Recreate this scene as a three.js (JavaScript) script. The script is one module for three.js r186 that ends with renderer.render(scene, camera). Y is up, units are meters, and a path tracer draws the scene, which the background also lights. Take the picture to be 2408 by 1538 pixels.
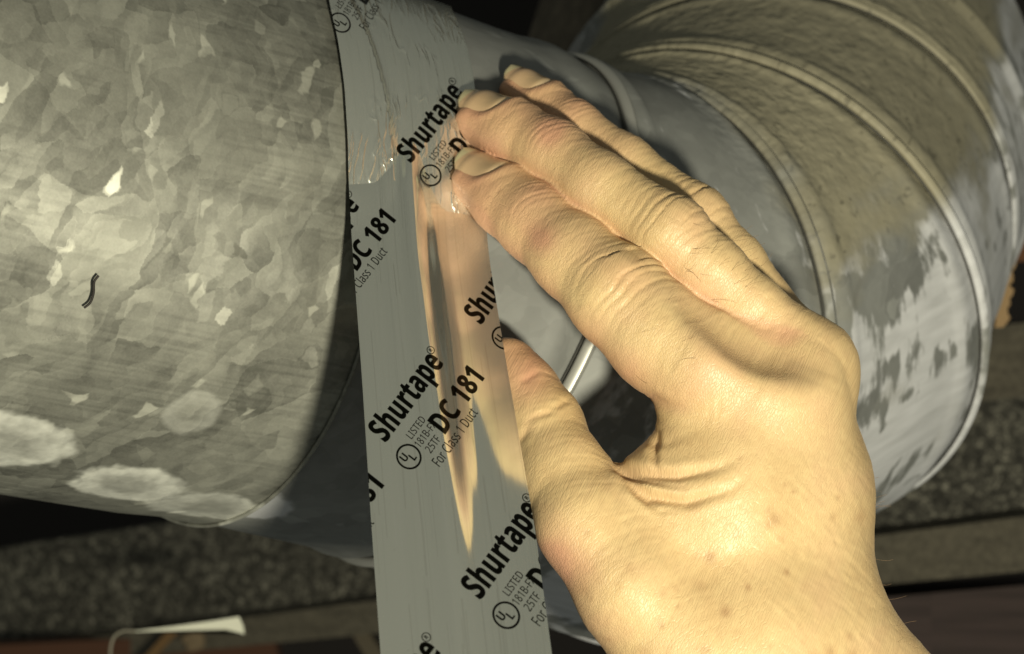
import * as THREE from 'three';
import { mergeGeometries } from 'three/addons/utils/BufferGeometryUtils.js';

// ---------------------------------------------------------------- camera, light, exposure
const scene = new THREE.Scene();
const camera = new THREE.PerspectiveCamera(16.9056, 1024 / 654, 0.05, 20);
camera.position.set(0, 0, 0.55);
camera.lookAt(0, 0, 0);
camera.focus = 0.575;
camera.userData.fStop = 18;
scene.background = new THREE.Color(0.108, 0.113, 0.098);
const renderer = new THREE.WebGLRenderer({ antialias: true });
renderer.setSize(1024, 654);
renderer.toneMapping = THREE.LinearToneMapping;
renderer.toneMappingExposure = 0.94;
renderer.shadowMap.enabled = true;
function lamp(color, power, at, to, size, cone, soft) {
  const l = new THREE.SpotLight(color, power, 0, cone, soft, 2);
  l.position.set(...at); l.target.position.set(...to); l.castShadow = true; l.shadow.radius = size / 0.02;
  scene.add(l, l.target);
  return l;
}
lamp(new THREE.Color(1, 0.935, 0.71), 1.95, [0.125, -0.13, 0.55], [-0.02, 0.0, -0.09], 0.02, 0.85, 0.6);     // hand-held work lamp, low and right of the camera

// ---------------------------------------------------------------- helpers
let seed = 7;
function rnd() { seed = (seed * 1664525 + 1013904223) >>> 0; return seed / 4294967296; }
const V = (x, y, z) => new THREE.Vector3(x, y, z);
const K = 0.000106313 / 0.55;
const P = (u, v, z) => V((u - 1204) * K * (0.55 - z), (769 - v) * K * (0.55 - z), z);       // a point of the place from its bearing and depth
const RAD = (r, z) => r * K * (0.55 - z);
const lerp = (a, b, t) => a + (b - a) * t, clamp = (x, a = 0, b = 1) => Math.min(b, Math.max(a, x));
const sst = (a, b, x) => { const t = clamp((x - a) / (b - a)); return t * t * (3 - 2 * t); };
function hash(x, y, s = 0) { let h = (Math.imul(x | 0, 374761393) + Math.imul(y | 0, 668265263) + Math.imul(s | 0, 1274126177)) | 0; h = Math.imul(h ^ (h >>> 13), 1274126177); h ^= h >>> 16; return (h >>> 0) / 4294967296; }
function noise(x, y, s = 0) { const i = Math.floor(x), j = Math.floor(y), f = x - i, g = y - j, a = f * f * (3 - 2 * f), b = g * g * (3 - 2 * g); return lerp(lerp(hash(i, j, s), hash(i + 1, j, s), a), lerp(hash(i, j + 1, s), hash(i + 1, j + 1, s), a), b); }
function fbm(x, y, s = 0, o = 4) { let v = 0, a = 0.5, n = 0; for (let k = 0; k < o; k++) { v += a * noise(x, y, s + k); n += a; a *= 0.5; x = x * 2.03 + 17.1; y = y * 2.03 + 5.3; } return v / n; }
function worley(x, y, s = 0) { // [id, distance, second distance, dx, dy]
  const i = Math.floor(x), j = Math.floor(y); let d1 = 9, d2 = 9, id = 0, px = 0, py = 0;
  for (let a = -1; a < 2; a++) for (let b = -1; b < 2; b++) {
    const u = i + a + hash(i + a, j + b, s), v = j + b + hash(i + a, j + b, s + 1), d = Math.hypot(u - x, v - y);
    if (d < d1) { d2 = d1; d1 = d; id = hash(i + a, j + b, s + 2); px = x - u; py = y - v; } else if (d < d2) d2 = d;
  }
  return [id, d1, d2, px, py];
}
function dataTex(w, h, fn, srgb) {      // fn(x, y, out) with x, y in 0..1, linear values out
  const a = new Uint8Array(w * h * 4), o = [0, 0, 0];
  for (let y = 0; y < h; y++) for (let x = 0; x < w; x++) {
    fn((x + 0.5) / w, (y + 0.5) / h, o); const k = (y * w + x) * 4;
    for (let c = 0; c < 3; c++) { const v = clamp(o[c]); a[k + c] = 255 * (srgb ? (v <= 0.0031308 ? v * 12.92 : 1.055 * v ** (1 / 2.4) - 0.055) : v); }
    a[k + 3] = 255;
  }
  const t = new THREE.DataTexture(a, w, h); t.magFilter = t.minFilter = THREE.LinearFilter; t.wrapS = t.wrapT = THREE.RepeatWrapping;
  if (srgb) t.colorSpace = THREE.SRGBColorSpace; t.needsUpdate = true; return t;
}
const lin = (r, g, b) => new THREE.Color().setRGB(r, g, b);
const used = {};
function numbered(n) { const k = used[n] = (used[n] ?? -1) + 1; return k ? `${n}_${String(k).padStart(3, '0')}` : n; }
function thing(name, label, category, at = [0, 0, 0], group) {
  const o = new THREE.Group(); o.name = numbered(name); o.position.set(...at); scene.add(o); o.userData = { label, category }; if (group) o.userData.group = group; return o;
}
function part(name, geo, mat, parent, label) {
  const m = new THREE.Mesh(geo, mat); m.name = name; m.castShadow = m.receiveShadow = true;
  if (parent) { parent.add(m); if (!parent.isScene) m.position.copy(parent.position).negate(); }
  if (label) m.userData.label = label;
  return m;
}
function gridGeo(nu, nv, fn, uvfn, closedU = false) {   // fn(i/nu, j/nv) -> Vector3
  const pos = [], uv = [], idx = [];
  for (let j = 0; j <= nv; j++) for (let i = 0; i <= nu; i++) { const p = fn(i / nu, j / nv); pos.push(p.x, p.y, p.z); const q = uvfn ? uvfn(i / nu, j / nv) : [i / nu, j / nv]; uv.push(q[0], q[1]); }
  for (let j = 0; j < nv; j++) for (let i = 0; i < nu; i++) { const a = j * (nu + 1) + i, b = a + 1, c = a + nu + 1, d = c + 1; idx.push(a, b, c, b, d, c); }
  const g = new THREE.BufferGeometry(); g.setAttribute('position', new THREE.Float32BufferAttribute(pos, 3)); g.setAttribute('uv', new THREE.Float32BufferAttribute(uv, 2)); g.setIndex(idx); g.computeVertexNormals(); return g;
}

// ---------------------------------------------------------------- the ducts
const CF = V(0.4864, 0.604, 0.6313);
function ring(c, a, r) { a = V(...a).normalize(); const cc = CF.clone().addScaledVector(a, -a.dot(CF)).normalize(), b = V(0, 0, 0).crossVectors(cc, a); return { c: V(...c), a, r, b, cc }; }
const R0 = ring([-0.0927, 0.0295, -0.1313], [0.7728, -0.0823, -0.6293], 0.0905);
const RC = ring([-0.0927, 0.0295, -0.1313], [0.7728, -0.0823, -0.6293], 0.0893);
const RL = ring([-0.0927 - 0.34 * 0.86, 0.0295 + 0.34 * 0.19, -0.1313 + 0.34 * 0.48], [0.8572, -0.2093, -0.4691], 0.0905);
const R1 = ring([-0.0195, 0.0086, -0.1747], [0.7882, -0.3940, -0.4727], 0.0898);
const R2 = ring([0.0335, -0.0117, -0.2045], [0.7384, -0.0082, -0.6743], 0.0963);
const R3 = ring([0.0801, 0.0118, -0.2525], [0.5172, 0.4779, -0.7100], 0.0958);
const R4 = ring([0.0963, 0.0387, -0.2922], [0.1719, 0.4160, -0.8930], 0.0930);
const R5 = ring([0.1062, 0.0567, -0.3222], [0.1719, 0.4160, -0.8930], 0.0960);
const R6 = ring([0.1262, 0.0967, -0.3922], [0.1719, 0.4160, -0.8930], 0.0960);
function onRing(q, phi, dr = 0) { return q.c.clone().addScaledVector(q.b, Math.cos(phi) * (q.r + dr)).addScaledVector(q.cc, Math.sin(phi) * (q.r + dr)); }
const TAU = Math.PI * 2;
// a sheet-metal length between two rings; profile(t) gives the extra radius at t
function loft(A, B, n, profile, v0 = 0, v1 = 1, ts) {
  ts = ts || Array.from({ length: n + 1 }, (_, i) => i / n);
  return gridGeo(220, ts.length - 1, (i, j) => { const t = ts[Math.round(j * (ts.length - 1))], f = -i * TAU; const p = onRing(A, f, profile(t, f)), q = onRing(B, f, profile(t, f)); return p.lerp(q, t); }, (i, j) => [i, lerp(v0, v1, ts[Math.round(j * (ts.length - 1))])]);
}
const bumpAt = (t, c, w, h) => h * Math.exp(-(((t - c) / w) ** 2));

// galvanised sheet: spangles, scratches; uv 0..1 over the circumference (0.55 m) and 0..1 over the given length
function crystals(X, Y, s) {  // three sizes of interlocking zinc crystals, leaf-shaped and drawn out one way
  const U = X * 0.86 + Y * 0.51, W = Y * 0.86 - X * 0.51;
  const w1 = fbm(X * 55, Y * 55, s, 5) - 0.5, w2 = fbm(X * 55 + 9, Y * 55 + 4, s + 5, 5) - 0.5, wx = U + 0.014 * w1, wy = W + 0.014 * w2;
  return [worley(wx * 88, wy * 170, s + 11), worley(wx * 190 + 3, wy * 320, s + 23), worley(wx * 36 + 5, wy * 66, s + 31)];
}
function spangle(X, Y, s) {
  const [a, b, c] = crystals(X, Y, s);
  let t = 0.238 + 0.06 * (a[0] - 0.5) + 0.05 * (b[0] - 0.5) + 0.1 * (c[0] - 0.5) + (a[3] * (hash(a[0] * 9999, 3) - 0.5) + a[4] * (hash(a[0] * 9999, 4) - 0.5)) * 0.1;
  if (b[0] > 0.965) t += 0.2 * sst(0.0, 0.25, b[2] - b[1]) * (0.3 + 0.7 * hash(b[0] * 99999, 8));
  t += 0.09 * (fbm(X * 24, Y * 24, s + 40, 3) - 0.5) + 0.05 * (fbm(X * 400, Y * 400, s + 44, 2) - 0.5);
  return t;
}
function facets(X, Y, s, o) { // per-crystal lean of the surface, as a normal map
  const [a, b, c] = crystals(X, Y, s), h = (q, k) => hash(q[0] * 99991, k) - 0.5, st = (b[0] > 0.94 ? 4.5 : 0.8);
  const lx = 0.11 * h(a, 1) + 0.09 * st * h(b, 1) + 0.1 * h(c, 1) + 0.22 * a[3] * h(a, 5), ly = 0.11 * h(a, 2) + 0.09 * st * h(b, 2) + 0.1 * h(c, 2) + 0.22 * a[4] * h(a, 6);
  o[0] = 0.5 + lx * 0.5; o[1] = 0.5 + ly * 0.5; o[2] = 0.5 + 0.5 * Math.sqrt(1 - lx * lx - ly * ly);
}
const LENL = 0.36;
const stainsL = [[0.486 * 0.55, 0.765 * LENL, 0.013, 0.022, 0.9], [0.464 * 0.55, 0.885 * LENL, 0.0115, 0.017, 1], [0.449 * 0.55, 0.968 * LENL, 0.012, 0.018, 0.75], [0.53 * 0.55, 0.89 * LENL, 0.008, 0.008, 0.3]]; // [u metres, v metres, ru, rv, strength]
const ductMap = dataTex(2048, 1400, (x, y, o) => {
  if (x < 0.3 || y < 0.35) { o[0] = o[1] = o[2] = 0.38; return; }
  const X = x * 0.55, Y = y * LENL;
  let t = spangle(X, Y, 1);
  const lines = noise(X * 1250 + 3 * fbm(X * 40, Y * 16, 60, 2), Y * 55, 61) * 0.7 + noise(X * 500 + 2 * fbm(X * 40, Y * 16, 66, 2), Y * 30, 67) * 0.3;      // rolling scratches along the sheet
  t -= 0.04 * sst(0.35, 0.8, lines) * sst(0.25, 0.6, fbm(X * 30, Y * 30, 62, 2));
  t += 0.035 * (noise(X * 2500, Y * 2500, 63) - 0.5);
  let w = 0;
  for (const q of stainsL) {
    const d = Math.hypot((X - q[0]) / q[2], (Y - q[1]) / q[3]) + 0.35 * (fbm(X * 220, Y * 220, 64, 3) - 0.5);
    w = Math.max(w, q[4] * (1 - sst(0.84, 1.08, d)) * (0.45 + 0.55 * sst(0.25, 0.8, d)) * (0.85 + 0.5 * (fbm(X * 500, Y * 500, 65, 2) - 0.4)));
  }
  t = clamp(t, 0.12, 0.95); w = clamp(w);
  o[0] = lerp(t * 0.99, 0.8, w); o[1] = lerp(t, 0.81, w); o[2] = lerp(t * 0.87, 0.74, w);
}, true);
const ductFacets = dataTex(1400, 900, (x, y, o) => { if (x < 0.3 || y < 0.35) { o[0] = o[1] = 0.5; o[2] = 1; return; } facets(x * 0.55, y * LENL, 1, o); });
const galvanised = new THREE.MeshStandardMaterial({ map: ductMap, normalMap: ductFacets, metalness: 0.38, roughness: 0.54 });
const darkSeam = new THREE.MeshStandardMaterial({ color: lin(0.05, 0.05, 0.045), metalness: 0.3, roughness: 0.6 });

const bigDuct = thing('large_duct', 'wide spangled galvanised duct filling the left side, its rolled rim ending at the tape', 'duct', RL.c.toArray());
{
  const ts = [0, 0.1, 0.2, 0.3, 0.4, 0.5, 0.6, 0.7, 0.8, 0.9, 0.93, 0.95, 0.96, 0.97, 0.975, 0.98, 0.985, 0.99, 0.995, 1];
  part('duct_wall', loft(RL, R0, 0, (t) => -0.0008 * sst(0.93, 0.97, t) + 0.0004 * sst(0.98, 0.995, t), 0, 1, ts), galvanised, bigDuct);
  // rolled rim: a small torus round the end
  const rim = gridGeo(220, 10, (i, j) => { const f = -i * TAU, g = j * TAU; return onRing(R0, f, 0.0002 + 0.0006 * Math.cos(g)).addScaledVector(R0.a, 0.0006 * Math.sin(g)); }, (i, j) => [i, 0.97 + 0.006 * j]);
  part('rolled_rim', rim, galvanised, bigDuct);
}


// elbow: dust lies on its upper side, white bloom lower right; uv 0..1 round and 0, .2, .4 ... at the seams
const elbowMap = dataTex(2048, 1400, (x, y, o) => {
  if (x < 0.3) { o[0] = o[1] = o[2] = 0.35; return; }
  const X = x * 0.56, Y = y * 0.26;
  let t = 0.225 + 0.5 * (spangle(X * 0.8, Y * 0.8, 7) - 0.238);
  const streak = fbm(X * 110 + 3 * fbm(X * 30, Y * 30, 77, 2), Y * 420, 70, 4), blot = fbm(X * 56, Y * 50, 71, 6);
  let w = sst(0.47, 0.62, blot * 0.8 + streak * 0.62 - 0.2 + 0.12 * sst(0.3, 0.48, y) - 0.3 * sst(0.65, 0.73, x) + 0.035 + 0.1 * sst(0.5, 0.4, x)) * sst(0.2, 0.26, y);
  w *= 0.85 + 0.5 * (fbm(X * 420, Y * 120, 78, 3) - 0.4);
  if (y < 0.2) { const d = Math.hypot((x - 0.46) / 0.02, (y - 0.006) / 0.032) + 0.5 * (fbm(X * 200, Y * 200, 79, 3) - 0.5); w = Math.max(w * 0.3, 0.85 * (1 - sst(0.8, 1.1, d))); }
  let d = sst(0.24, 0.68, sst(0.62, 0.76, x) * sst(0.99, 0.95, x) * 0.8 + 0.75 * (fbm(X * 55, Y * 55, 72, 4) - 0.5) + 0.12) * sst(0.36, 0.45, y + 0.06 * (fbm(X * 90, Y * 90, 80, 3) - 0.5));
  w *= 1 - d;
  const pit = noise(X * 900, Y * 900, 73) * 0.5 + noise(X * 420, Y * 420, 74) * 0.5, dt = 0.275 + 0.09 * (fbm(X * 150, Y * 150, 75, 4) - 0.5) - 0.1 * sst(0.72, 0.85, pit);
  t = clamp(t, 0.1, 0.9);
  o[0] = lerp(lerp(t * 0.97, 0.62, w), dt * 1.08, d); o[1] = lerp(lerp(t, 0.63, w), dt, d); o[2] = lerp(lerp(t * 0.97, 0.66, w), dt * 0.72, d);
}, true);
const elbowBump = dataTex(1024, 700, (x, y, o) => { const X = x * 0.56, Y = y * 0.26, d = sst(0.62, 0.78, x) * sst(0.3, 0.42, y); o[0] = o[1] = o[2] = 0.5 + d * (fbm(X * 300, Y * 300, 81, 3) - 0.5); });
const elbowMat = new THREE.MeshStandardMaterial({ map: elbowMap, bumpMap: elbowBump, bumpScale: 0.001, metalness: 0.06, roughness: 0.62 });
const brightMetal = new THREE.MeshStandardMaterial({ color: lin(0.46, 0.46, 0.43), metalness: 0.4, roughness: 0.42 });
const elbow = thing('duct_elbow', 'gored galvanised duct elbow with dusty upper side and white bloom, turning away behind the hand', 'duct elbow', R1.c.toArray());
{
  const rs = [RC, R1, R2, R3, R4, R5], dense = [0, 0.03, 0.06, 0.09, 0.12, 0.15, 0.18, 0.21, 0.3, 0.4, 0.5, 0.6, 0.7, 0.79, 0.82, 0.85, 0.88, 0.91, 0.94, 0.97, 1];
  for (let k = 0; k < 5; k++) {
    const shrink = 0;
    part('gore', loft(rs[k], rs[k + 1], 0, (t, f) => shrink + (k ? bumpAt(t, 0.0, 0.05, -0.0016) + bumpAt(t, 0.14, 0.06, 0.0016) : 0) + (k < 4 ? bumpAt(t, 1.0, 0.05, -0.0012) + bumpAt(t, 0.87, 0.06, 0.0014) : 0), k * 0.2, k * 0.2 + 0.2, dense), elbowMat, elbow);
  }
  for (let k = 1; k < 5; k++) {
    const q = rs[k];
    part('bead', gridGeo(220, 8, (i, j) => { const f = -i * TAU, g = j * TAU; return onRing(q, f, 0.0002 + (k === 1 ? 0.0021 : 0.0017) * Math.cos(g)).addScaledVector(q.a, 0.0018 + 0.0021 * Math.sin(g)); }, (i, j) => [i, k * 0.2 + 0.012 * j]), k === 1 ? brightMetal : elbowMat, elbow);
    part('seam_gap', gridGeo(220, 6, (i, j) => { const f = -i * TAU, g = j * TAU; return onRing(q, f, -0.0004 + 0.0004 * Math.cos(g)).addScaledVector(q.a, -0.0009 + 0.0004 * Math.sin(g)); }), darkSeam, elbow);
  }
  part('end_flange', loft(R5, R6, 0, (t) => bumpAt(t, 0.1, 0.05, 0.003), 0.9, 1, [0, 0.02, 0.05, 0.08, 0.1, 0.12, 0.15, 0.18, 0.3, 0.5, 1]), elbowMat, elbow);
}

{ // another duct, brown with dust, crossing behind the top of the elbow
  const c = P(1620, -140, -0.47), a = V(0.35, 0.9, -0.25), A = ring([c.x - 0.02, c.y - 0.09, c.z], a.toArray(), 0.066), B = ring([c.x + 0.06, c.y + 0.16, c.z - 0.06], a.toArray(), 0.066);
  const brown = dataTex(512, 256, (x, y, o) => { const t = 0.1 + 0.09 * (fbm(x * 40, y * 20, 160, 4) - 0.5) + 0.05 * (noise(x * 160, y * 80, 161) - 0.5); o[0] = t * 1.2; o[1] = t; o[2] = t * 0.72; }, true);
  const d = thing('rear_duct', 'dust brown duct in shadow behind the elbow at the top of the picture', 'duct', c.toArray());
  part('duct_wall', loft(A, B, 12, () => 0), new THREE.MeshStandardMaterial({ map: brown, roughness: 0.85 }), d);
}

// ---------------------------------------------------------------- the tape
const poly = (pts) => (x) => { let i = 0; while (i + 2 < pts.length && x > pts[i + 1][0]) i++; const [a, b] = [pts[i], pts[i + 1]]; return lerp(a[1], b[1], clamp((x - a[0]) / (b[0] - a[0]), -0.5, 1.5)); };
const smooth = (f, w) => (x) => (f(x - w) + 2 * f(x - w / 2) + 2 * f(x) + 2 * f(x + w / 2) + f(x + w)) / 8;
const XL = smooth(poly([[-60, 765], [0, 773], [100, 796], [200, 810], [330, 818], [430, 820], [560, 827], [750, 841], [900, 852], [1200, 871], [1538, 895], [1700, 907]]), 30);
const XR = smooth(poly([[-60, 1030], [0, 1052], [70, 1086], [150, 1110], [300, 1128], [430, 1136], [600, 1149], [850, 1190], [1000, 1216], [1250, 1259], [1538, 1298], [1700, 1318]]), 40);
const ydep = smooth(poly([[0, 434], [0.2, 430], [0.34, 385], [0.46, 318], [0.53, 350], [0.62, 455], [0.7, 497], [1, 510]]), 0.03);
function pipeZ(u, v, lift) {       // depth at which the line of sight meets the first length of the elbow
  const cone = (A, B, cap) => { const ax = B.c.clone().sub(A.c), L = ax.length(); ax.divideScalar(L); return (p) => { p = p.clone().sub(A.c); const h = p.dot(ax); return Math.max(Math.sqrt(Math.max(0, p.lengthSq() - h * h)) - lerp(A.r, B.r, h / L) - lift, cap ? p.add(A.c).sub(B.c).dot(B.a) - 0.0006 : -9); }; };
  const c1 = cone(RC, R1, false), c2 = cone(RL, R0, true), f = (z) => { const p = P(u, v, z); return smin(c1(p), c2(p), 0.006); };
  let best = 9, bz = -0.1; for (let z = 0; z > -0.2; z -= 0.001) { const d = f(z); if (d < 0) { let a = z + 0.001, b = z; for (let k = 0; k < 20; k++) { const m = (a + b) / 2; if (f(m) < 0) b = m; else a = m; } return (a + b) / 2; } if (d < best) { best = d; bz = z; } }
  pipeZ.miss = true;
  return bz;
}
const meets = (u, v) => { pipeZ.miss = false; pipeZ(u, v, 0.0006); return !pipeZ.miss; };
const rowV = [0]; for (let y = -59; y <= 1700; y++) rowV.push(rowV[rowV.length - 1] + 1 / (XR(y) - XL(y)));
const vAt = (y) => { const k = clamp(y + 60, 0, 1759), i = Math.floor(k); return lerp(rowV[i], rowV[Math.min(i + 1, rowV.length - 1)], k - i) + Math.max(0, y - 1699) / 411; };
const TW = 400, TH = 2048;
const pc = document.createElement('canvas'); pc.width = TW; pc.height = TH;
{
  const c = pc.getContext('2d'); c.fillStyle = '#e6e9e0'; c.fillRect(0, 0, TW, TH);
  for (let k = 0; k < 420; k++) { const x = rnd() * TW, y = rnd() * TH, l = 60 + 700 * rnd() * rnd(); c.strokeStyle = rnd() < 0.5 ? 'rgba(255,255,250,0.07)' : 'rgba(70,74,66,0.07)'; c.lineWidth = 0.6 + 5 * rnd() * rnd(); c.beginPath(); c.moveTo(x, y); c.lineTo(x + 3 * (rnd() - 0.5), y + l); c.stroke(); }
  for (let k = 0; k < 60; k++) { const x = rnd() * TW, y = rnd() * TH; c.strokeStyle = 'rgba(40,40,34,0.25)'; c.lineWidth = 0.7; c.beginPath(); c.moveTo(x, y); c.lineTo(x + 14 * (rnd() - 0.5), y + 8 * (rnd() - 0.5)); c.stroke(); }
  for (const [x, y] of [[965, 385], [905, 1042], [1128, 1412], [1130, 765], [712, 656], [640, 1306], [872, 1752], [752, 28]]) {
    const q = TW / 355; c.save(); c.translate((x - XL(y)) / (XR(y) - XL(y)) * TW, vAt(y) * TW); c.rotate(-50 * Math.PI / 180); c.scale(q, q); c.fillStyle = c.strokeStyle = '#16160f';
    const write = (t, x0, y0, w, em, font) => { c.font = `${font} ${em}px sans-serif`; const k = w / c.measureText(t).width; c.save(); c.translate(x0, y0); c.scale(k, 1); c.fillText(t, 0, 0); if (font === 'bold') { c.lineWidth = 2.2; c.strokeText(t, 0, 0); } c.restore(); };
    write('Shurtape', 0, 0, 250, 76, 'bold'); write('DC 181', 102, 95, 186, 68, 'bold');
    write('LISTED', 45, 43, 62, 24, ''); write('181B-FX', 41, 69, 72, 25, ''); write('25TF', 47, 95, 44, 25, ''); write('For Class 1 Duct', 33, 127, 166, 32, '');
    c.lineWidth = 4.2; c.beginPath(); c.arc(10, 60, 27, 0, Math.PI * 2); c.stroke();
    c.font = 'bold 26px sans-serif'; c.fillText('U', -8, 62); c.fillText('L', 8, 76);
    c.lineWidth = 1.6; c.beginPath(); c.arc(254, -42, 9, 0, Math.PI * 2); c.stroke(); c.font = 'bold 12px sans-serif'; c.fillText('R', 250, -38);
    c.restore();
  }
}
const printMap = new THREE.CanvasTexture(pc); printMap.colorSpace = THREE.SRGBColorSpace; printMap.flipY = false;
const tapeMat = new THREE.MeshPhysicalMaterial({ map: printMap, metalness: 0.86, roughness: 0.1 });
const streaks = dataTex(512, 512, (x, y, o) => { o[0] = o[1] = o[2] = 0.5 + 0.5 * (fbm(x * 70, y * 5, 150, 3) - 0.5) + 0.12 * (noise(x * 200, y * 20, 151) - 0.5); });
const crinkle = dataTex(512, 1024, (x, y, o) => { const a = fbm(x * 6, y * 9, 152, 3), r = 1 - Math.abs(2 * fbm(x * 16 + 4 * a, y * 26 - 3 * a, 153, 4) - 1), w = sst(0.36, 0.56, fbm(x * 3 + 2, y * 14, 154, 3)); o[0] = o[1] = o[2] = 0.5 + 0.45 * w * (r ** 5 - 0.3) + 0.1 * (fbm(x * 40, y * 8, 155, 2) - 0.5); });
tapeMat.bumpMap = streaks; tapeMat.bumpScale = 0.000007;
const wrapMat = tapeMat.clone(); wrapMat.bumpMap = crinkle; wrapMat.bumpScale = 0.0007; wrapMat.roughness = 0.27;
const tape = thing('duct_tape', 'silver metallic tape with diagonal black print, hanging from the duct joint', 'tape', P(1000, 500, -0.07).toArray());
const hinges = Array.from({ length: 81 }, (_, i) => { const t = i / 80, d = ydep(t); return pipeZ(lerp(XL(d), XR(d), t), d, 0.0006); });
function hinge(t) { const k = clamp(t) * 80, i = Math.min(79, Math.floor(k)); return lerp(hinges[i], hinges[i + 1], k - i); }
function softHinge(t) { let s = 0; for (let k = -6; k <= 6; k++) s += hinge(clamp(t + k * 0.02)); return s / 13; }
function tapeZ(t, y) {
  const d = ydep(t), X = lerp(XL(y), XR(y), t);
  if (y <= d) return pipeZ(X, y, 0.0006);
  let z0 = hinge(t); const zb = 0.055, f = (y - d) / (1700 - d);
  z0 = lerp(z0, softHinge(t), sst(0, 90, y - d)); let z = lerp(z0, zb, f);
  const k = sst(0, 120, y - d) * (1 - 0.6 * sst(700, 1500, y));
  z += k * 0.0035 * (0.12 - Math.sqrt((t - 0.49) ** 2 + 0.0016)) * 2;
  z -= sst(0, 200, y - d) * 0.014 * Math.max(0, t - 0.68) ** 2;
  return z;
}
{
  // one sheet, cut along the line where it leaves the duct
  const sheet = (ya, yb, ny, nx) => gridGeo(nx, ny, (t, j) => { const y = lerp(ya(t), yb(t), 1 - j); return P(lerp(XL(y), XR(y), t), y, tapeZ(t, y)); }, (t, j) => [t, vAt(lerp(ya(t), yb(t), 1 - j)) * TW / TH]);
  const start = Array.from({ length: 81 }, (_, i) => { const t = i / 80; let y = -58; while (y < 120 && !meets(lerp(XL(y), XR(y), t), y)) y++; return y; });
  part('wrapped_length', sheet((t) => start[Math.round(t * 80)], ydep, 130, 80), wrapMat, tape);
  part('hanging_length', sheet(ydep, () => 1698, 260, 80), tapeMat, tape);
}

// ---------------------------------------------------------------- what lies behind
function prism(pts, back) {          // front outline [u, v, z] turning anticlockwise, pushed straight back by a thickness
  const f = pts.map((q) => P(...q)), n = f.length, pos = [], idx = [];
  for (const q of f) pos.push(q.x, q.y, q.z); for (const q of f) pos.push(q.x, q.y, q.z - back);
  for (let i = 1; i + 1 < n; i++) { idx.push(0, i, i + 1, n, n + i + 1, n + i); }
  for (let i = 0; i < n; i++) { const j = (i + 1) % n; idx.push(i, n + i, j, j, n + i, n + j); }
  let g = new THREE.BufferGeometry(); g.setAttribute('position', new THREE.Float32BufferAttribute(pos, 3)); g.setIndex(idx); g = g.toNonIndexed(); g.computeVertexNormals();
  const p = g.attributes.position, uv = []; for (let i = 0; i < p.count; i++) uv.push(p.getX(i) / 0.2, p.getY(i) / 0.2); g.setAttribute('uv', new THREE.Float32BufferAttribute(uv, 2)); return g;
}
const wallMat = new THREE.MeshStandardMaterial({ color: lin(0.02, 0.017, 0.016), roughness: 0.95 });
const wall = part('wall', new THREE.BoxGeometry(2.4, 1.8, 0.05).translate(0, 0, -1.1), wallMat, scene); wall.userData = { kind: 'structure' };
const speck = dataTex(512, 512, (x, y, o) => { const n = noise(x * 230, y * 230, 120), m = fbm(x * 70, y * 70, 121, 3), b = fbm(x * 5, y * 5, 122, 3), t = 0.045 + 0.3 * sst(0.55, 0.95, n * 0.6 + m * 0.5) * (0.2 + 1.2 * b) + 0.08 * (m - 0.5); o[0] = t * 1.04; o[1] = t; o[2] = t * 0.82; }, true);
const dusty = dataTex(512, 256, (x, y, o) => { const t = 0.085 + 0.05 * (fbm(x * 9, y * 60, 123, 4) - 0.5) + 0.05 * (noise(x * 150, y * 150, 124) - 0.5); o[0] = t * 1.12; o[1] = t; o[2] = t * 0.74; }, true);
const grainy = dataTex(512, 256, (x, y, o) => { const t = 0.03 + 0.035 * (fbm(x * 4, y * 70, 125, 4) - 0.4); o[0] = t * 1.25; o[1] = t * 0.85; o[2] = t * 0.8; }, true);
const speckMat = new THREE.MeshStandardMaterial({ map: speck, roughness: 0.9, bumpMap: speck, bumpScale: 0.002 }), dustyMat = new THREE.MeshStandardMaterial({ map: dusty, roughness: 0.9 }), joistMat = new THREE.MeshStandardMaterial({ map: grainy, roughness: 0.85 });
const beam = thing('support_beam', 'long dusty beam with a speckled web between two ledges, running behind the ducts', 'beam', P(1600, 1150, -0.55).toArray());
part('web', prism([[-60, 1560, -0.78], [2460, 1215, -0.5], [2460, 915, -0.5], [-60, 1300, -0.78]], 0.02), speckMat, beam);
part('lower_ledge', prism([[-60, 1580, -0.75], [2460, 1338, -0.47], [2460, 1208, -0.47], [-60, 1535, -0.75]], 0.045), dustyMat, beam);
part('upper_ledge', prism([[900, 1080, -0.66], [2460, 928, -0.48], [2460, 752, -0.48], [900, 960, -0.66]], 0.04), dustyMat, beam);
const joist = part('floor_joist', prism([[1900, 1720, -0.5], [2460, 1700, -0.5], [2460, 1372, -0.5], [1900, 1420, -0.5]], 0.04), joistMat, scene); joist.name = numbered('floor_joist'); joist.userData = { label: 'dark brown timber joist below the beam at the bottom right corner', category: 'joist' };
const flat = (r, g, b, rough = 0.85) => new THREE.MeshStandardMaterial({ color: lin(r, g, b), roughness: rough });
function single(name, geo, mat, label, category) { const m = part(name, geo, mat, scene); m.name = numbered(name); m.userData = { label, category }; return m; }
single('wooden_board', prism([[-60, 1720, -0.7], [700, 1720, -0.7], [640, 1486, -0.7], [-60, 1520, -0.7]], 0.02), flat(0.075, 0.03, 0.014), 'red brown board below the white paper at the bottom edge', 'board');
single('wooden_stick', prism([[325, 1560, -0.66], [352, 1560, -0.66], [420, 1486, -0.66], [392, 1486, -0.66]], 0.01), flat(0.15, 0.085, 0.03), 'short ochre stick leaning on the red brown board under the white paper', 'stick');
single('wooden_stick', prism([[880, 1580, -0.64], [930, 1580, -0.64], [850, 1462, -0.64], [810, 1462, -0.64]], 0.012), flat(0.09, 0.075, 0.05), 'grey brown slanted stick beside the hanging end of the tape', 'stick');
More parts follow.
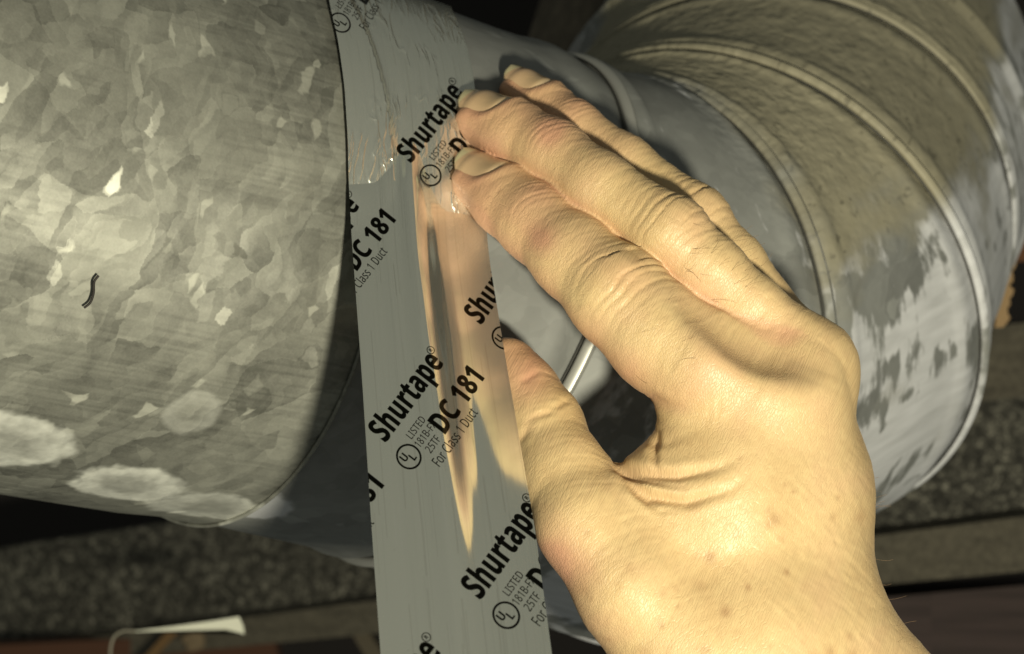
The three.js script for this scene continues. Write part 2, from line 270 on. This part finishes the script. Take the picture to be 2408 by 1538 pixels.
single('plaster_blob', (() => { const g = new THREE.IcosahedronGeometry(0.006, 4), p = g.attributes.position; for (let i = 0; i < p.count; i++) { const k = 0.8 + 0.5 * noise(p.getX(i) * 400 + 9, p.getY(i) * 400 + 9, 130); p.setXYZ(i, p.getX(i) * k, p.getY(i) * 0.8 * k, p.getZ(i) * 0.5 * k); } g.computeVertexNormals(); const c = P(455, 1508, -0.675); return g.translate(c.x, c.y, c.z); })(), flat(0.2, 0.15, 0.09), 'pale lump on the red brown board under the white paper', 'plaster lump');
single('paper_scrap', prism([[296, 1486, -0.42], [409, 1488, -0.42], [480, 1486, -0.42], [531, 1480, -0.42], [575, 1491, -0.42], [572, 1472, -0.42], [562, 1450, -0.42], [500, 1460, -0.42], [400, 1474, -0.42]], 0.0006), flat(0.85, 0.86, 0.72), 'white pointed paper scrap caught on the beam at the lower left', 'paper');
single('thin_wire', new THREE.TubeGeometry(new THREE.CatmullRomCurve3([[318, 1484], [290, 1484], [272, 1494], [262, 1515], [260, 1560], [262, 1640]].map((q) => P(...q, -0.42))), 40, 0.0006, 6), flat(0.3, 0.28, 0.22, 0.5), 'thin grey wire bending down from the tip of the white paper', 'wire');
single('wire_scrap', new THREE.TubeGeometry(new THREE.CatmullRomCurve3([[232, 648], [222, 662], [220, 690], [212, 712], [198, 724]].map(([u, v]) => P(u, v, pipeZ(u, v, 0.0003)))), 30, 0.00035, 6), flat(0.015, 0.012, 0.01, 0.7), 'tiny black bent wire scrap stuck on the wide left duct', 'wire scrap');
{ // torn board edge on the far right
  const L = [], Rr = []; for (let k = 0; k <= 40; k++) { const v = 330 + k * 11; L.push([2408 - (v - 330) * 0.16 + 2 * noise(v * 0.1, 1, 140), v, -0.36]); Rr.push([2408 - (v - 330) * 0.16 + 14 + 16 * noise(v * 0.09, 2, 141) + 8 * noise(v * 0.4, 3, 141), v, -0.36]); }
  single('torn_board', (() => { const gs = []; for (let k = 0; k < 40; k++) gs.push(prism([L[k + 1], Rr[k + 1], Rr[k], L[k]], 0.02)); return mergeGeometries(gs); })(), flat(0.3, 0.2, 0.1), 'strip of tan fibreboard with a torn edge beside the far elbow rim', 'board');
  single('brown_board', prism([[2330, 620, -0.5], [2460, 610, -0.5], [2460, 455, -0.5], [2330, 470, -0.5]], 0.02), flat(0.13, 0.055, 0.022), 'orange brown board in shadow behind the torn fibreboard', 'board');
}

// ---------------------------------------------------------------- the hand
const bones = (list) => list.map(([u, v, z, r]) => ({ p: P(u, v, z), r: RAD(r, z) }));
const chains = {
  index: bones([[1128, 425, -0.0745, 66], [1195, 472, -0.067, 80], [1260, 522, -0.059, 88], [1350, 605, -0.048, 95], [1452, 697, -0.039, 113], [1556, 796, -0.034, 124], [1665, 866, -0.031, 142], [1815, 925, -0.032, 150]]),
  middle: bones([[1143, 285, -0.084, 71], [1210, 318, -0.077, 77], [1300, 362, -0.068, 79], [1410, 443, -0.056, 80], [1575, 552, -0.045, 86], [1670, 640, -0.043, 80], [1768, 738, -0.042, 80], [1893, 866, -0.042, 116]]),
  ring: bones([[1232, 220, -0.102, 57], [1290, 258, -0.096, 60], [1348, 300, -0.088, 62], [1470, 390, -0.079, 66], [1630, 520, -0.069, 80], [1720, 620, -0.066, 72], [1860, 830, -0.066, 92]]),
  pinky: bones([[1380, 400, -0.107, 48], [1450, 470, -0.1, 52], [1600, 600, -0.088, 60], [1700, 720, -0.083, 62], [1830, 880, -0.08, 80]]),
  thumb: bones([[1192, 874, -0.055, 80], [1228, 930, -0.050, 87], [1275, 1000, -0.043, 92], [1328, 1120, -0.031, 101], [1378, 1237, -0.020, 112], [1492, 1395, -0.014, 130], [1640, 1560, -0.014, 170]]),
};
const palm = [
  [[1815, 925, -0.032, 140], [1720, 1200, -0.026, 150], [1690, 1450, -0.022, 165]],
  [[1893, 870, -0.042, 108], [1868, 1150, -0.036, 140], [1830, 1420, -0.028, 165]],
  [[1862, 850, -0.062, 100], [1888, 1150, -0.05, 132], [1890, 1420, -0.038, 160]],
  [[1830, 890, -0.078, 90], [1870, 1180, -0.064, 125], [1880, 1450, -0.045, 150]],
  [[1640, 1560, -0.016, 170], [1760, 1560, -0.018, 215]],
  [[1860, 1430, -0.03, 170], [1870, 1600, -0.028, 220], [1960, 1800, -0.03, 250]],
  [[1760, 1560, -0.018, 215], [1840, 1800, -0.03, 260]],
  [[1900, 1560, -0.03, 200], [2035, 1645, -0.034, 150], [2200, 1800, -0.036, 170]],
  [[1485, 1205, -0.026, 86], [1600, 1115, -0.03, 80], [1690, 1030, -0.032, 110]],
  [[1560, 1260, -0.024, 120], [1700, 1150, -0.028, 130]],
].map(bones);
const tmp = V(0, 0, 0);
function capsules(list) { const out = []; for (const c of list) for (let i = 0; i + 1 < c.length; i++) { const a = c[i], b = c[i + 1], d = b.p.clone().sub(a.p); out.push([a.p.x, a.p.y, a.p.z, d.x, d.y, d.z, 1 / d.lengthSq(), a.r, b.r - a.r]); } return out; }
const capF = Object.values(chains).map((c) => capsules([c])), capP = capsules(palm);
const capN = capsules([[[1670, 705, -0.024, 30], [1750, 748, -0.021, 42], [1830, 778, -0.0195, 50], [1905, 806, -0.0165, 46]], [[1790, 1000, 0.012, 60], [1800, 1180, 0.016, 60]]].map(bones));
function capD(c, x, y, z) { const px = x - c[0], py = y - c[1], pz = z - c[2]; let h = (px * c[3] + py * c[4] + pz * c[5]) * c[6]; h = h < 0 ? 0 : h > 1 ? 1 : h; const a = px - c[3] * h, b = py - c[4] * h, d = pz - c[5] * h; return Math.sqrt(a * a + b * b + d * d) - c[7] - c[8] * h; }
function smin(a, b, k) { const h = k - Math.abs(a - b); return h > 0 ? Math.min(a, b) - h * h / (4 * k) : Math.min(a, b); }
function handField(x, y, z) {
  let f = 9;
  for (const g of capF) { let d = 9; for (const c of g) { const e = capD(c, x, y, z); d = d > 8 ? e : smin(d, e, 0.004); } f = f > 8 ? d : smin(f, d, 0.0012); }
  let p = 9;
  for (const c of capP) { const e = capD(c, x, y, z); p = p > 8 ? e : smin(p, e, 0.012); }
  let d = smin(f, p, 0.007);
  for (const c of capN) { const e = -capD(c, x, y, z); d = -smin(-d, -e, 0.013); }
  return d;
}
function surfaceNets(field, lo, hi, h) {
  const n = [0, 1, 2].map((k) => Math.ceil((hi[k] - lo[k]) / h) + 1), [nx, ny, nz] = n, B = 6;
  const g = new Float32Array(nx * ny * nz).fill(1);
  for (let bz = 0; bz < nz; bz += B) for (let by = 0; by < ny; by += B) for (let bx = 0; bx < nx; bx += B) {
    const d = field(lo[0] + (bx + B / 2) * h, lo[1] + (by + B / 2) * h, lo[2] + (bz + B / 2) * h), skip = Math.abs(d) > (B / 2 + 1) * 1.8 * h + 0.001;
    for (let z = bz; z < Math.min(bz + B, nz); z++) for (let y = by; y < Math.min(by + B, ny); y++) for (let x = bx; x < Math.min(bx + B, nx); x++)
      g[(z * ny + y) * nx + x] = skip ? d : field(lo[0] + x * h, lo[1] + y * h, lo[2] + z * h);
  }
  const id = new Int32Array(nx * ny * nz).fill(-1), pos = [], idx = [], st = [1, nx, nx * ny];
  for (let z = 0; z < nz - 1; z++) for (let y = 0; y < ny - 1; y++) for (let x = 0; x < nx - 1; x++) {
    const o = (z * ny + y) * nx + x; let m = 0;
    for (let c = 0; c < 8; c++) if (g[o + (c & 1) + ((c >> 1) & 1) * nx + (c >> 2) * nx * ny] < 0) m |= 1 << c;
    if (m === 0 || m === 255) continue;
    let sx = 0, sy = 0, sz = 0, k = 0;
    for (let a = 0; a < 3; a++) for (let c = 0; c < 8; c++) if (!((c >> a) & 1)) {
      const e = c | (1 << a); if (((m >> c) & 1) === ((m >> e) & 1)) continue;
      const va = g[o + (c & 1) + ((c >> 1) & 1) * nx + (c >> 2) * nx * ny], vb = g[o + (e & 1) + ((e >> 1) & 1) * nx + (e >> 2) * nx * ny], t = va / (va - vb);
      sx += (c & 1) + (a === 0 ? t : 0); sy += ((c >> 1) & 1) + (a === 1 ? t : 0); sz += (c >> 2) + (a === 2 ? t : 0); k++;
    }
    id[o] = pos.length / 3; pos.push(lo[0] + (x + sx / k) * h, lo[1] + (y + sy / k) * h, lo[2] + (z + sz / k) * h);
  }
  for (let z = 1; z < nz - 1; z++) for (let y = 1; y < ny - 1; y++) for (let x = 1; x < nx - 1; x++) {
    const o = (z * ny + y) * nx + x;
    for (let a = 0; a < 3; a++) {
      const s0 = g[o] < 0, s1 = g[o + st[a]] < 0; if (s0 === s1) continue;
      const u = st[(a + 1) % 3], v = st[(a + 2) % 3], q = [id[o - u - v], id[o - v], id[o], id[o - u]];
      if (s0) idx.push(q[0], q[1], q[2], q[0], q[2], q[3]); else idx.push(q[0], q[2], q[1], q[0], q[3], q[2]);
    }
  }
  return { pos, idx };
}
// where on a finger a point lies: arc length from the tip (m), signed angle-free offsets
function alongChain(c, p) {
  let best = 9, s = 0, acc = 0, q = null, dir = null;
  for (let i = 0; i + 1 < c.length; i++) {
    const d = c[i + 1].p.clone().sub(c[i].p), L = d.length(), h = clamp(tmp.copy(p).sub(c[i].p).dot(d) / (L * L)), e = tmp.copy(c[i].p).addScaledVector(d, h).distanceTo(p) - lerp(c[i].r, c[i + 1].r, h);
    if (e < best) { best = e; s = acc + h * L; q = c[i].p.clone().addScaledVector(d, h); dir = d.divideScalar(L); }
    acc += L;
  }
  return { d: best, s, q, dir };
}
const arcAt = (c, k) => { let a = 0; for (let i = 0; i < k; i++) a += c[i].p.distanceTo(c[i + 1].p); return a; };
const SKIN = new THREE.MeshPhysicalMaterial({ color: 0xffffff, vertexColors: true, roughness: 0.45, sheen: 0.15, sheenRoughness: 0.5, sheenColor: new THREE.Color(1, 0.8, 0.6) });
const skinBump = dataTex(1024, 1024, (x, y, o) => {
  const X = x * 40, Y = y * 40, a = worley(X * 1.5 + fbm(X * 0.5, Y * 0.5, 90, 2), Y * 0.62 + 0.4 * X, 91);
  o[0] = o[1] = o[2] = 0.5 + 0.35 * sst(0.0, 0.25, a[2] - a[1]) - 0.2 + 0.4 * (fbm(X * 2.2, Y * 0.5, 92, 3) - 0.5);
});
SKIN.bumpMap = skinBump; SKIN.bumpScale = 0.00016;
const person = thing('person', 'bare right hand pressing printed silver tape against the duct, thumb tucked behind the tape', 'person', P(1700, 1100, -0.03).toArray());
{
  const lo = P(1010, 1690, -0.12), hi = P(2330, 110, -0.12);
  const bxLo = [P(1020, 800, -0.1).x, P(1204, 1800, 0).y, -0.128], bxHi = [P(2420, 800, -0.02).x, P(1204, 120, -0.08).y, 0.03];
  const { pos, idx } = surfaceNets(handField, bxLo, bxHi, 0.0006);
  const n = pos.length / 3, col = new Float32Array(n * 3), uv = new Float32Array(n * 2), p = V(0, 0, 0), nor = V(0, 0, 0), e = 0.0004;
  const names = Object.keys(chains), joints = {}; for (const k of names) joints[k] = chains[k].map((_, i) => arcAt(chains[k], i));
  const spots = Array.from({ length: 46 }, () => [P(1350 + 700 * rnd(), 1050 + 560 * rnd(), -0.02), 0.0005 + 0.0016 * rnd() * rnd(), 0.15 + 0.3 * rnd()]);
  for (const [u, v, r, k] of [[1812, 1215, 0.0019, 0.55], [1800, 1225, 0.0012, 0.4], [1662, 1300, 0.0016, 0.6], [1690, 1418, 0.0016, 0.65], [1745, 1365, 0.0008, 0.6], [1838, 1335, 0.0009, 0.6], [1722, 1250, 0.0012, 0.35], [1545, 1450, 0.0008, 0.5], [1640, 1500, 0.0016, 0.4], [1980, 1480, 0.0012, 0.4], [1860, 1155, 0.0006, 0.6]]) spots.push([P(u, v, -0.015), r, k]);
  const flush = [[1305, 1300, 0.009, 0.8], [1268, 560, 0.004, 0.8], [1300, 300, 0.004, 0.7], [1470, 660, 0.006, 0.3], [1640, 900, 0.01, 0.3], [1900, 780, 0.012, 0.15], [1235, 885, 0.008, 0.6]].map(([u, v, r, k]) => [P(u, v, -0.035), r, k]);
  const folds = [ // creases of the web between thumb and forefinger, and of the thumb joint: points, depth, width
    [[1448, 1094], [1500, 1108], [1580, 1112], [1680, 1090], [1760, 1050], 0.0022, 0.0013], [[1452, 1100], [1500, 1122], [1580, 1136], [1640, 1132], 0.0013, 0.0009], [[1466, 1120], [1520, 1160], [1600, 1170], [1700, 1140], [1780, 1090], 0.0018, 0.0013], [[1485, 1150], [1540, 1190], [1640, 1190], 0.0007, 0.0009],
    [[1545, 1015], [1533, 1060], [1538, 1090], [1550, 1105], 0.0012, 0.0009], [[1522, 935], [1570, 955], [1640, 960], 0.0007, 0.0014], [[1500, 1040], [1560, 1040], [1640, 1010], 0.0005, 0.0012],
    [[1300, 968], [1250, 985], [1222, 1012], 0.0004, 0.0009], [[1222, 1040], [1240, 1012], [1262, 1000], 0.0004, 0.0009], [[1340, 943], [1310, 958], [1290, 965], 0.0005, 0.0008], [[1262, 880], [1235, 896], [1215, 902], 0.0004, 0.0008],
  ].map((f) => { const w = f.pop(), d = f.pop(); return { pts: f.map((q) => P(q[0], q[1], -0.025)), d, w }; });
  const nailFrames = [['index', 0.0182, 0.0065, [0.28, 0.6, 0.75], 'forefinger nail'], ['middle', 0.0176, 0.0061, [0.25, 0.62, 0.74], 'middle finger nail'], ['ring', 0.0165, 0.0053, [0.25, 0.68, 0.68], 'ring finger nail']].map(([k, L, half, dors, label]) => {
    const c = chains[k], ax = c[2].p.clone().sub(c[0].p).normalize(), a = c[0].p.clone().addScaledVector(ax, -1.02 * c[0].r), d = V(...dors); d.addScaledVector(ax, -d.dot(ax)).normalize();
    return { k, a, ax, d, side: V(0, 0, 0).crossVectors(ax, d), half, L, hl: L / 2, c: a.clone().addScaledVector(ax, L / 2), r: c[0].r, label };
  });
  const newPos = new Float32Array(n * 3);
  for (let i = 0; i < n; i++) {
    p.set(pos[i * 3], pos[i * 3 + 1], pos[i * 3 + 2]);
    nor.set(handField(p.x + e, p.y, p.z) - handField(p.x - e, p.y, p.z), handField(p.x, p.y + e, p.z) - handField(p.x, p.y - e, p.z), handField(p.x, p.y, p.z + e) - handField(p.x, p.y, p.z - e)).normalize();
    let off = 0, red = 0, pale = 0, near = 9, who = null, at = null;
    for (const k of names) { const a = alongChain(chains[k], p); if (a.d < near) { near = a.d; who = k; at = a; } }
    const X = p.x * 1000, Y = p.y * 1000, Z = p.z * 1000;
    if (near < 0.006) {
      const J = joints[who], s = at.s, up = clamp(nor.x * 0.35 + nor.y * 0.6 + nor.z * 0.72), fade = 1 - sst(0.002, 0.006, near);
      const pip = who === 'thumb' ? J[2] : J[4] ?? J[3], dip = who === 'thumb' ? -1 : J[2];
      const side = p.clone().sub(at.q).dot(V(0, 0, 0).crossVectors(at.dir, V(0, 0, 1)).normalize()) * 1000;
      const wob = 1.6 * (fbm(side * 0.18 + 7, s * 130, 101, 2) - 0.5) + 0.014 * side * side;
      const sm = s * 1000 - wob * 1.3;
      if (who !== 'thumb') {
        const wp = Math.exp(-(((s - pip) / 0.0085) ** 2)), wd = Math.exp(-(((s - dip) / 0.0045) ** 2));
        const wav = (per, ph) => { const q = (sm / per + ph + 0.8 * fbm(side * 0.12, sm * 0.25, 103, 2)) % 1; return -((1 - Math.abs(2 * (q - Math.floor(q)) - 1)) ** 3); };
        off += fade * up * (wp * (0.00062 * wav(2.7, 0.1) + 0.0006 + 0.0008 * (fbm(side * 0.28, sm * 0.4, 108, 3) - 0.5)) + wd * 0.0003 * wav(1.8, 0.3));
        red += 0.5 * wp * fade * up * 0.5 + 0.35 * wd * up * fade;
      }
      const fine = (fbm(side * 0.1, sm * 0.75, 104, 3) - 0.5);
      off += fade * (who === 'thumb' ? 0.00016 : 0.00024) * fine * (0.4 + up);
      if (s < 0.024) red += 0.5 * (1 - s / 0.024);
      red += 1.1 * clamp(-nor.y - 0.1) * fade; if (who !== 'thumb') red += 0.42 * (1 - sst(0.02, 0.065, s)); if (near < 0.0012) { let second = 9; for (const k of names) if (k !== who) second = Math.min(second, alongChain(chains[k], p).d); red += 0.5 * (1 - sst(0, 0.0025, second)); }  // last term: red glow of light scattered between touching fingers, put into the colour
    }
    off += 0.00017 * (fbm(X * 0.5 - 0.25 * Y, (X * 0.5 + Y * 0.86 + Z) * 0.22, 105, 3) - 0.5);
    off += sst(0.004, 0.012, near) * 0.00022 * (fbm((X + Y) * 0.6, (X - Y) * 0.18, 109, 3) - 0.5);
    off += 0.0005 * (fbm(X * 0.06, Y * 0.06 + 3, 106, 2) - 0.5);
    if (nor.z > -0.2) for (const f of folds) {
      let d = 9, along = 0; const N = f.pts.length - 1;
      for (let k = 0; k < N; k++) {
        const a = f.pts[k], b = f.pts[k + 1], dx = b.x - a.x, dy = b.y - a.y, h = clamp(((p.x - a.x) * dx + (p.y - a.y) * dy) / (dx * dx + dy * dy)), e = Math.hypot(p.x - a.x - dx * h, p.y - a.y - dy * h);
        if (e < d) { d = e; along = (k + h) / N; }
      }
      const tp = (1 - sst(0.25, 1, along)) * (0.5 + 0.5 * sst(0, 0.1, along)), g = Math.exp(-((d / f.w) ** 2)) * tp;
      off -= f.d * g; off += 0.22 * f.d * tp * Math.exp(-(((d - 2 * f.w) / (1.2 * f.w)) ** 2)); red += 0.18 * g;
    }
    for (const q of nailFrames) if (q.k === who) {
      const rel = tmp.copy(p).sub(q.c), v = rel.dot(q.ax), x = rel.dot(q.side), hgt = rel.dot(q.d); if (hgt < 0.001 || hgt > 0.014) continue;
      const ro = Math.max(Math.abs(v) / q.hl, 0), dd = (ro ** 3 + Math.abs(x / q.half) ** 3) ** (1 / 3) - 1, m = dd * q.half; // outside > 0
      if (Math.abs(m) < 0.006) { const front = sst(-0.75, -0.45, v / q.hl); off += front * 0.0005 * Math.exp(-(((m - 0.0011) / 0.001) ** 2)) - 0.0004 * (1 - sst(-0.0008, 0.0004, m)); red += 0.25 * Math.exp(-(((m - 0.0006) / 0.0008) ** 2)); }
    }
    let freck = 0; for (const q of spots) { const d = Math.hypot(p.x - q[0].x, p.y - q[0].y) / q[1]; if (d < 2) freck = Math.max(freck, q[2] * Math.exp(-d * d)); }
    newPos.set([p.x + nor.x * off, p.y + nor.y * off, p.z + nor.z * off], i * 3);
    const m = fbm(X * 0.1, Y * 0.1, 110, 3) - 0.5, m2 = fbm(X * 0.7, Y * 0.7, 111, 2) - 0.5; for (const q of flush) red += q[2] * Math.exp(-((p.x - q[0].x) ** 2 + (p.y - q[0].y) ** 2) / q[1] ** 2); red = clamp(red + 0.7 * m);
    const r = 0.645 * (1 + 0.1 * m + 0.1 * m2), gg = 0.468 * (1 + 0.16 * m + 0.14 * m2), b = 0.242 * (1 + 0.2 * m + 0.15 * m2);
    col[i * 3] = lerp(lerp(r, 0.59, red), 0.36, freck); col[i * 3 + 1] = lerp(lerp(gg, 0.325, red), 0.2, freck); col[i * 3 + 2] = lerp(lerp(b, 0.2, red), 0.1, freck);
    const ax = (X * 0.86 - Y * 0.51), ay = (X * 0.51 + Y * 0.86); uv[i * 2] = ax / 40; uv[i * 2 + 1] = (ay + Z) / 40;
  }
  const g = new THREE.BufferGeometry(); g.setAttribute('position', new THREE.BufferAttribute(newPos, 3)); g.setAttribute('color', new THREE.BufferAttribute(col, 3)); g.setAttribute('uv', new THREE.BufferAttribute(uv, 2)); g.setIndex(idx); g.computeVertexNormals();
  part('hand', g, SKIN, person);
  // fine hairs on the finger backs, the wrist and its edge
  {
    const gs = [], take = (cond, count, len) => { let got = 0; for (let k = 0; k < 60000 && got < count; k++) { const i = Math.floor(rnd() * n), q = V(newPos[i * 3], newPos[i * 3 + 1], newPos[i * 3 + 2]), nn = V(g.attributes.normal.getX(i), g.attributes.normal.getY(i), g.attributes.normal.getZ(i)); if (!cond(q, nn)) continue; got++;
      const lay = V(0.5 + 0.5 * rnd(), -0.3 + 0.9 * rnd(), 0).addScaledVector(nn, 0.5), L = len * (0.5 + rnd()); lay.normalize(); const bend = V(rnd() - 0.5, rnd() - 0.5, 0).multiplyScalar(L * 0.35);
      gs.push(new THREE.TubeGeometry(new THREE.QuadraticBezierCurve3(q, q.clone().addScaledVector(lay, L * 0.5).add(bend), q.clone().addScaledVector(lay, L)), 6, 0.000018 + 0.000018 * rnd(), 4)); } };
    const near2 = (u, v, z, r) => { const c = P(u, v, z); return (q, nn) => q.distanceTo(c) < r && nn.z > 0.1; };
    take(near2(1690, 610, -0.035, 0.012), 26, 0.005); take(near2(1560, 800, -0.02, 0.016), 10, 0.0035); take(near2(1150, 470, -0.06, 0.006), 6, 0.0016);
    take((q, nn) => q.x > P(1990, 0, -0.03).x && q.y < P(0, 1150, -0.03).y && q.y > P(0, 1560, -0.03).y && nn.x > 0.7, 18, 0.004);
    const hair = part('hair', mergeGeometries(gs), new THREE.MeshStandardMaterial({ color: lin(0.2, 0.12, 0.06), roughness: 0.5 }), person); hair.userData.kind = 'stuff';
  }
  // nails
  const nailMat = new THREE.MeshPhysicalMaterial({ vertexColors: true, roughness: 0.3, clearcoat: 0.6, clearcoatRoughness: 0.2 });
  function nail({ k: finger, a, ax, d, side, half, L, label }) {
    const own = capF[names.indexOf(finger)], fingerField = (x, y, z) => { let f = 9; for (const c of own) { const e = capD(c, x, y, z); f = f > 8 ? e : smin(f, e, 0.004); } return f; };
    const nu = 24, nv = 30, top = [], cols = [];
    const onSkin = (x, y) => { const o = a.clone().addScaledVector(ax, y).addScaledVector(side, x); let t = 0.014; for (let k = 0; k < 40; k++) { const q = o.clone().addScaledVector(d, t), f = fingerField(q.x, q.y, q.z); if (f < 0.00002) break; t -= Math.max(f * 0.9, 0.00003); } return o.addScaledVector(d, t); };
    const v0 = 0.26, shape = (u, v, th) => { // u across -1..1, v along 0..1
      const x = u * half * (0.02 + 0.98 * clamp(1 - Math.abs(2 * v - 1) ** 3) ** 0.45) * 0.96, lift = th - 0.00012 + 0.0003 * (1 - u * u) - 0.0005 * sst(0.85, 1, v) - 0.0003 * u ** 6;
      if (v >= v0) return onSkin(x, v * L).addScaledVector(d, lift);
      const p0 = onSkin(x, v0 * L), p1 = onSkin(x, (v0 + 0.16) * L), dir = p0.clone().sub(p1).normalize().lerp(ax.clone().negate(), 0.35).normalize();
      return p0.addScaledVector(dir, (v0 - v) * L).addScaledVector(d, lift);
    };
    const g1 = gridGeo(nu, nv, (i, j) => shape(i * 2 - 1, j, 0.0002)), g2 = gridGeo(nu, nv, (i, j) => shape(1 - i * 2, j, -0.0005));
    for (let k = 0; k < 2; k++) for (let j = 0; j <= nv; j++) for (let i = 0; i <= nu; i++) { const v = j / nv, u = i / nu * 2 - 1, free = 1 - sst(0.17, 0.23, v + 0.07 * u * u), lun = sst(0.86, 0.95, v); cols.push(lerp(lerp(0.62 - 0.03 * (1 - u * u), 0.68, free), 0.64, lun), lerp(lerp(0.43 - 0.05 * (1 - u * u) * (1 - v), 0.60, free), 0.48, lun), lerp(lerp(0.255 - 0.02 * (1 - u * u), 0.35, free), 0.3, lun)); }
    const gm = mergeGeometries([g1, g2]); gm.setAttribute('color', new THREE.Float32BufferAttribute(cols, 3));
    part('fingernail', gm, nailMat, person, label);
  }
  for (const q of nailFrames) nail(q);
}
renderer.render(scene, camera);
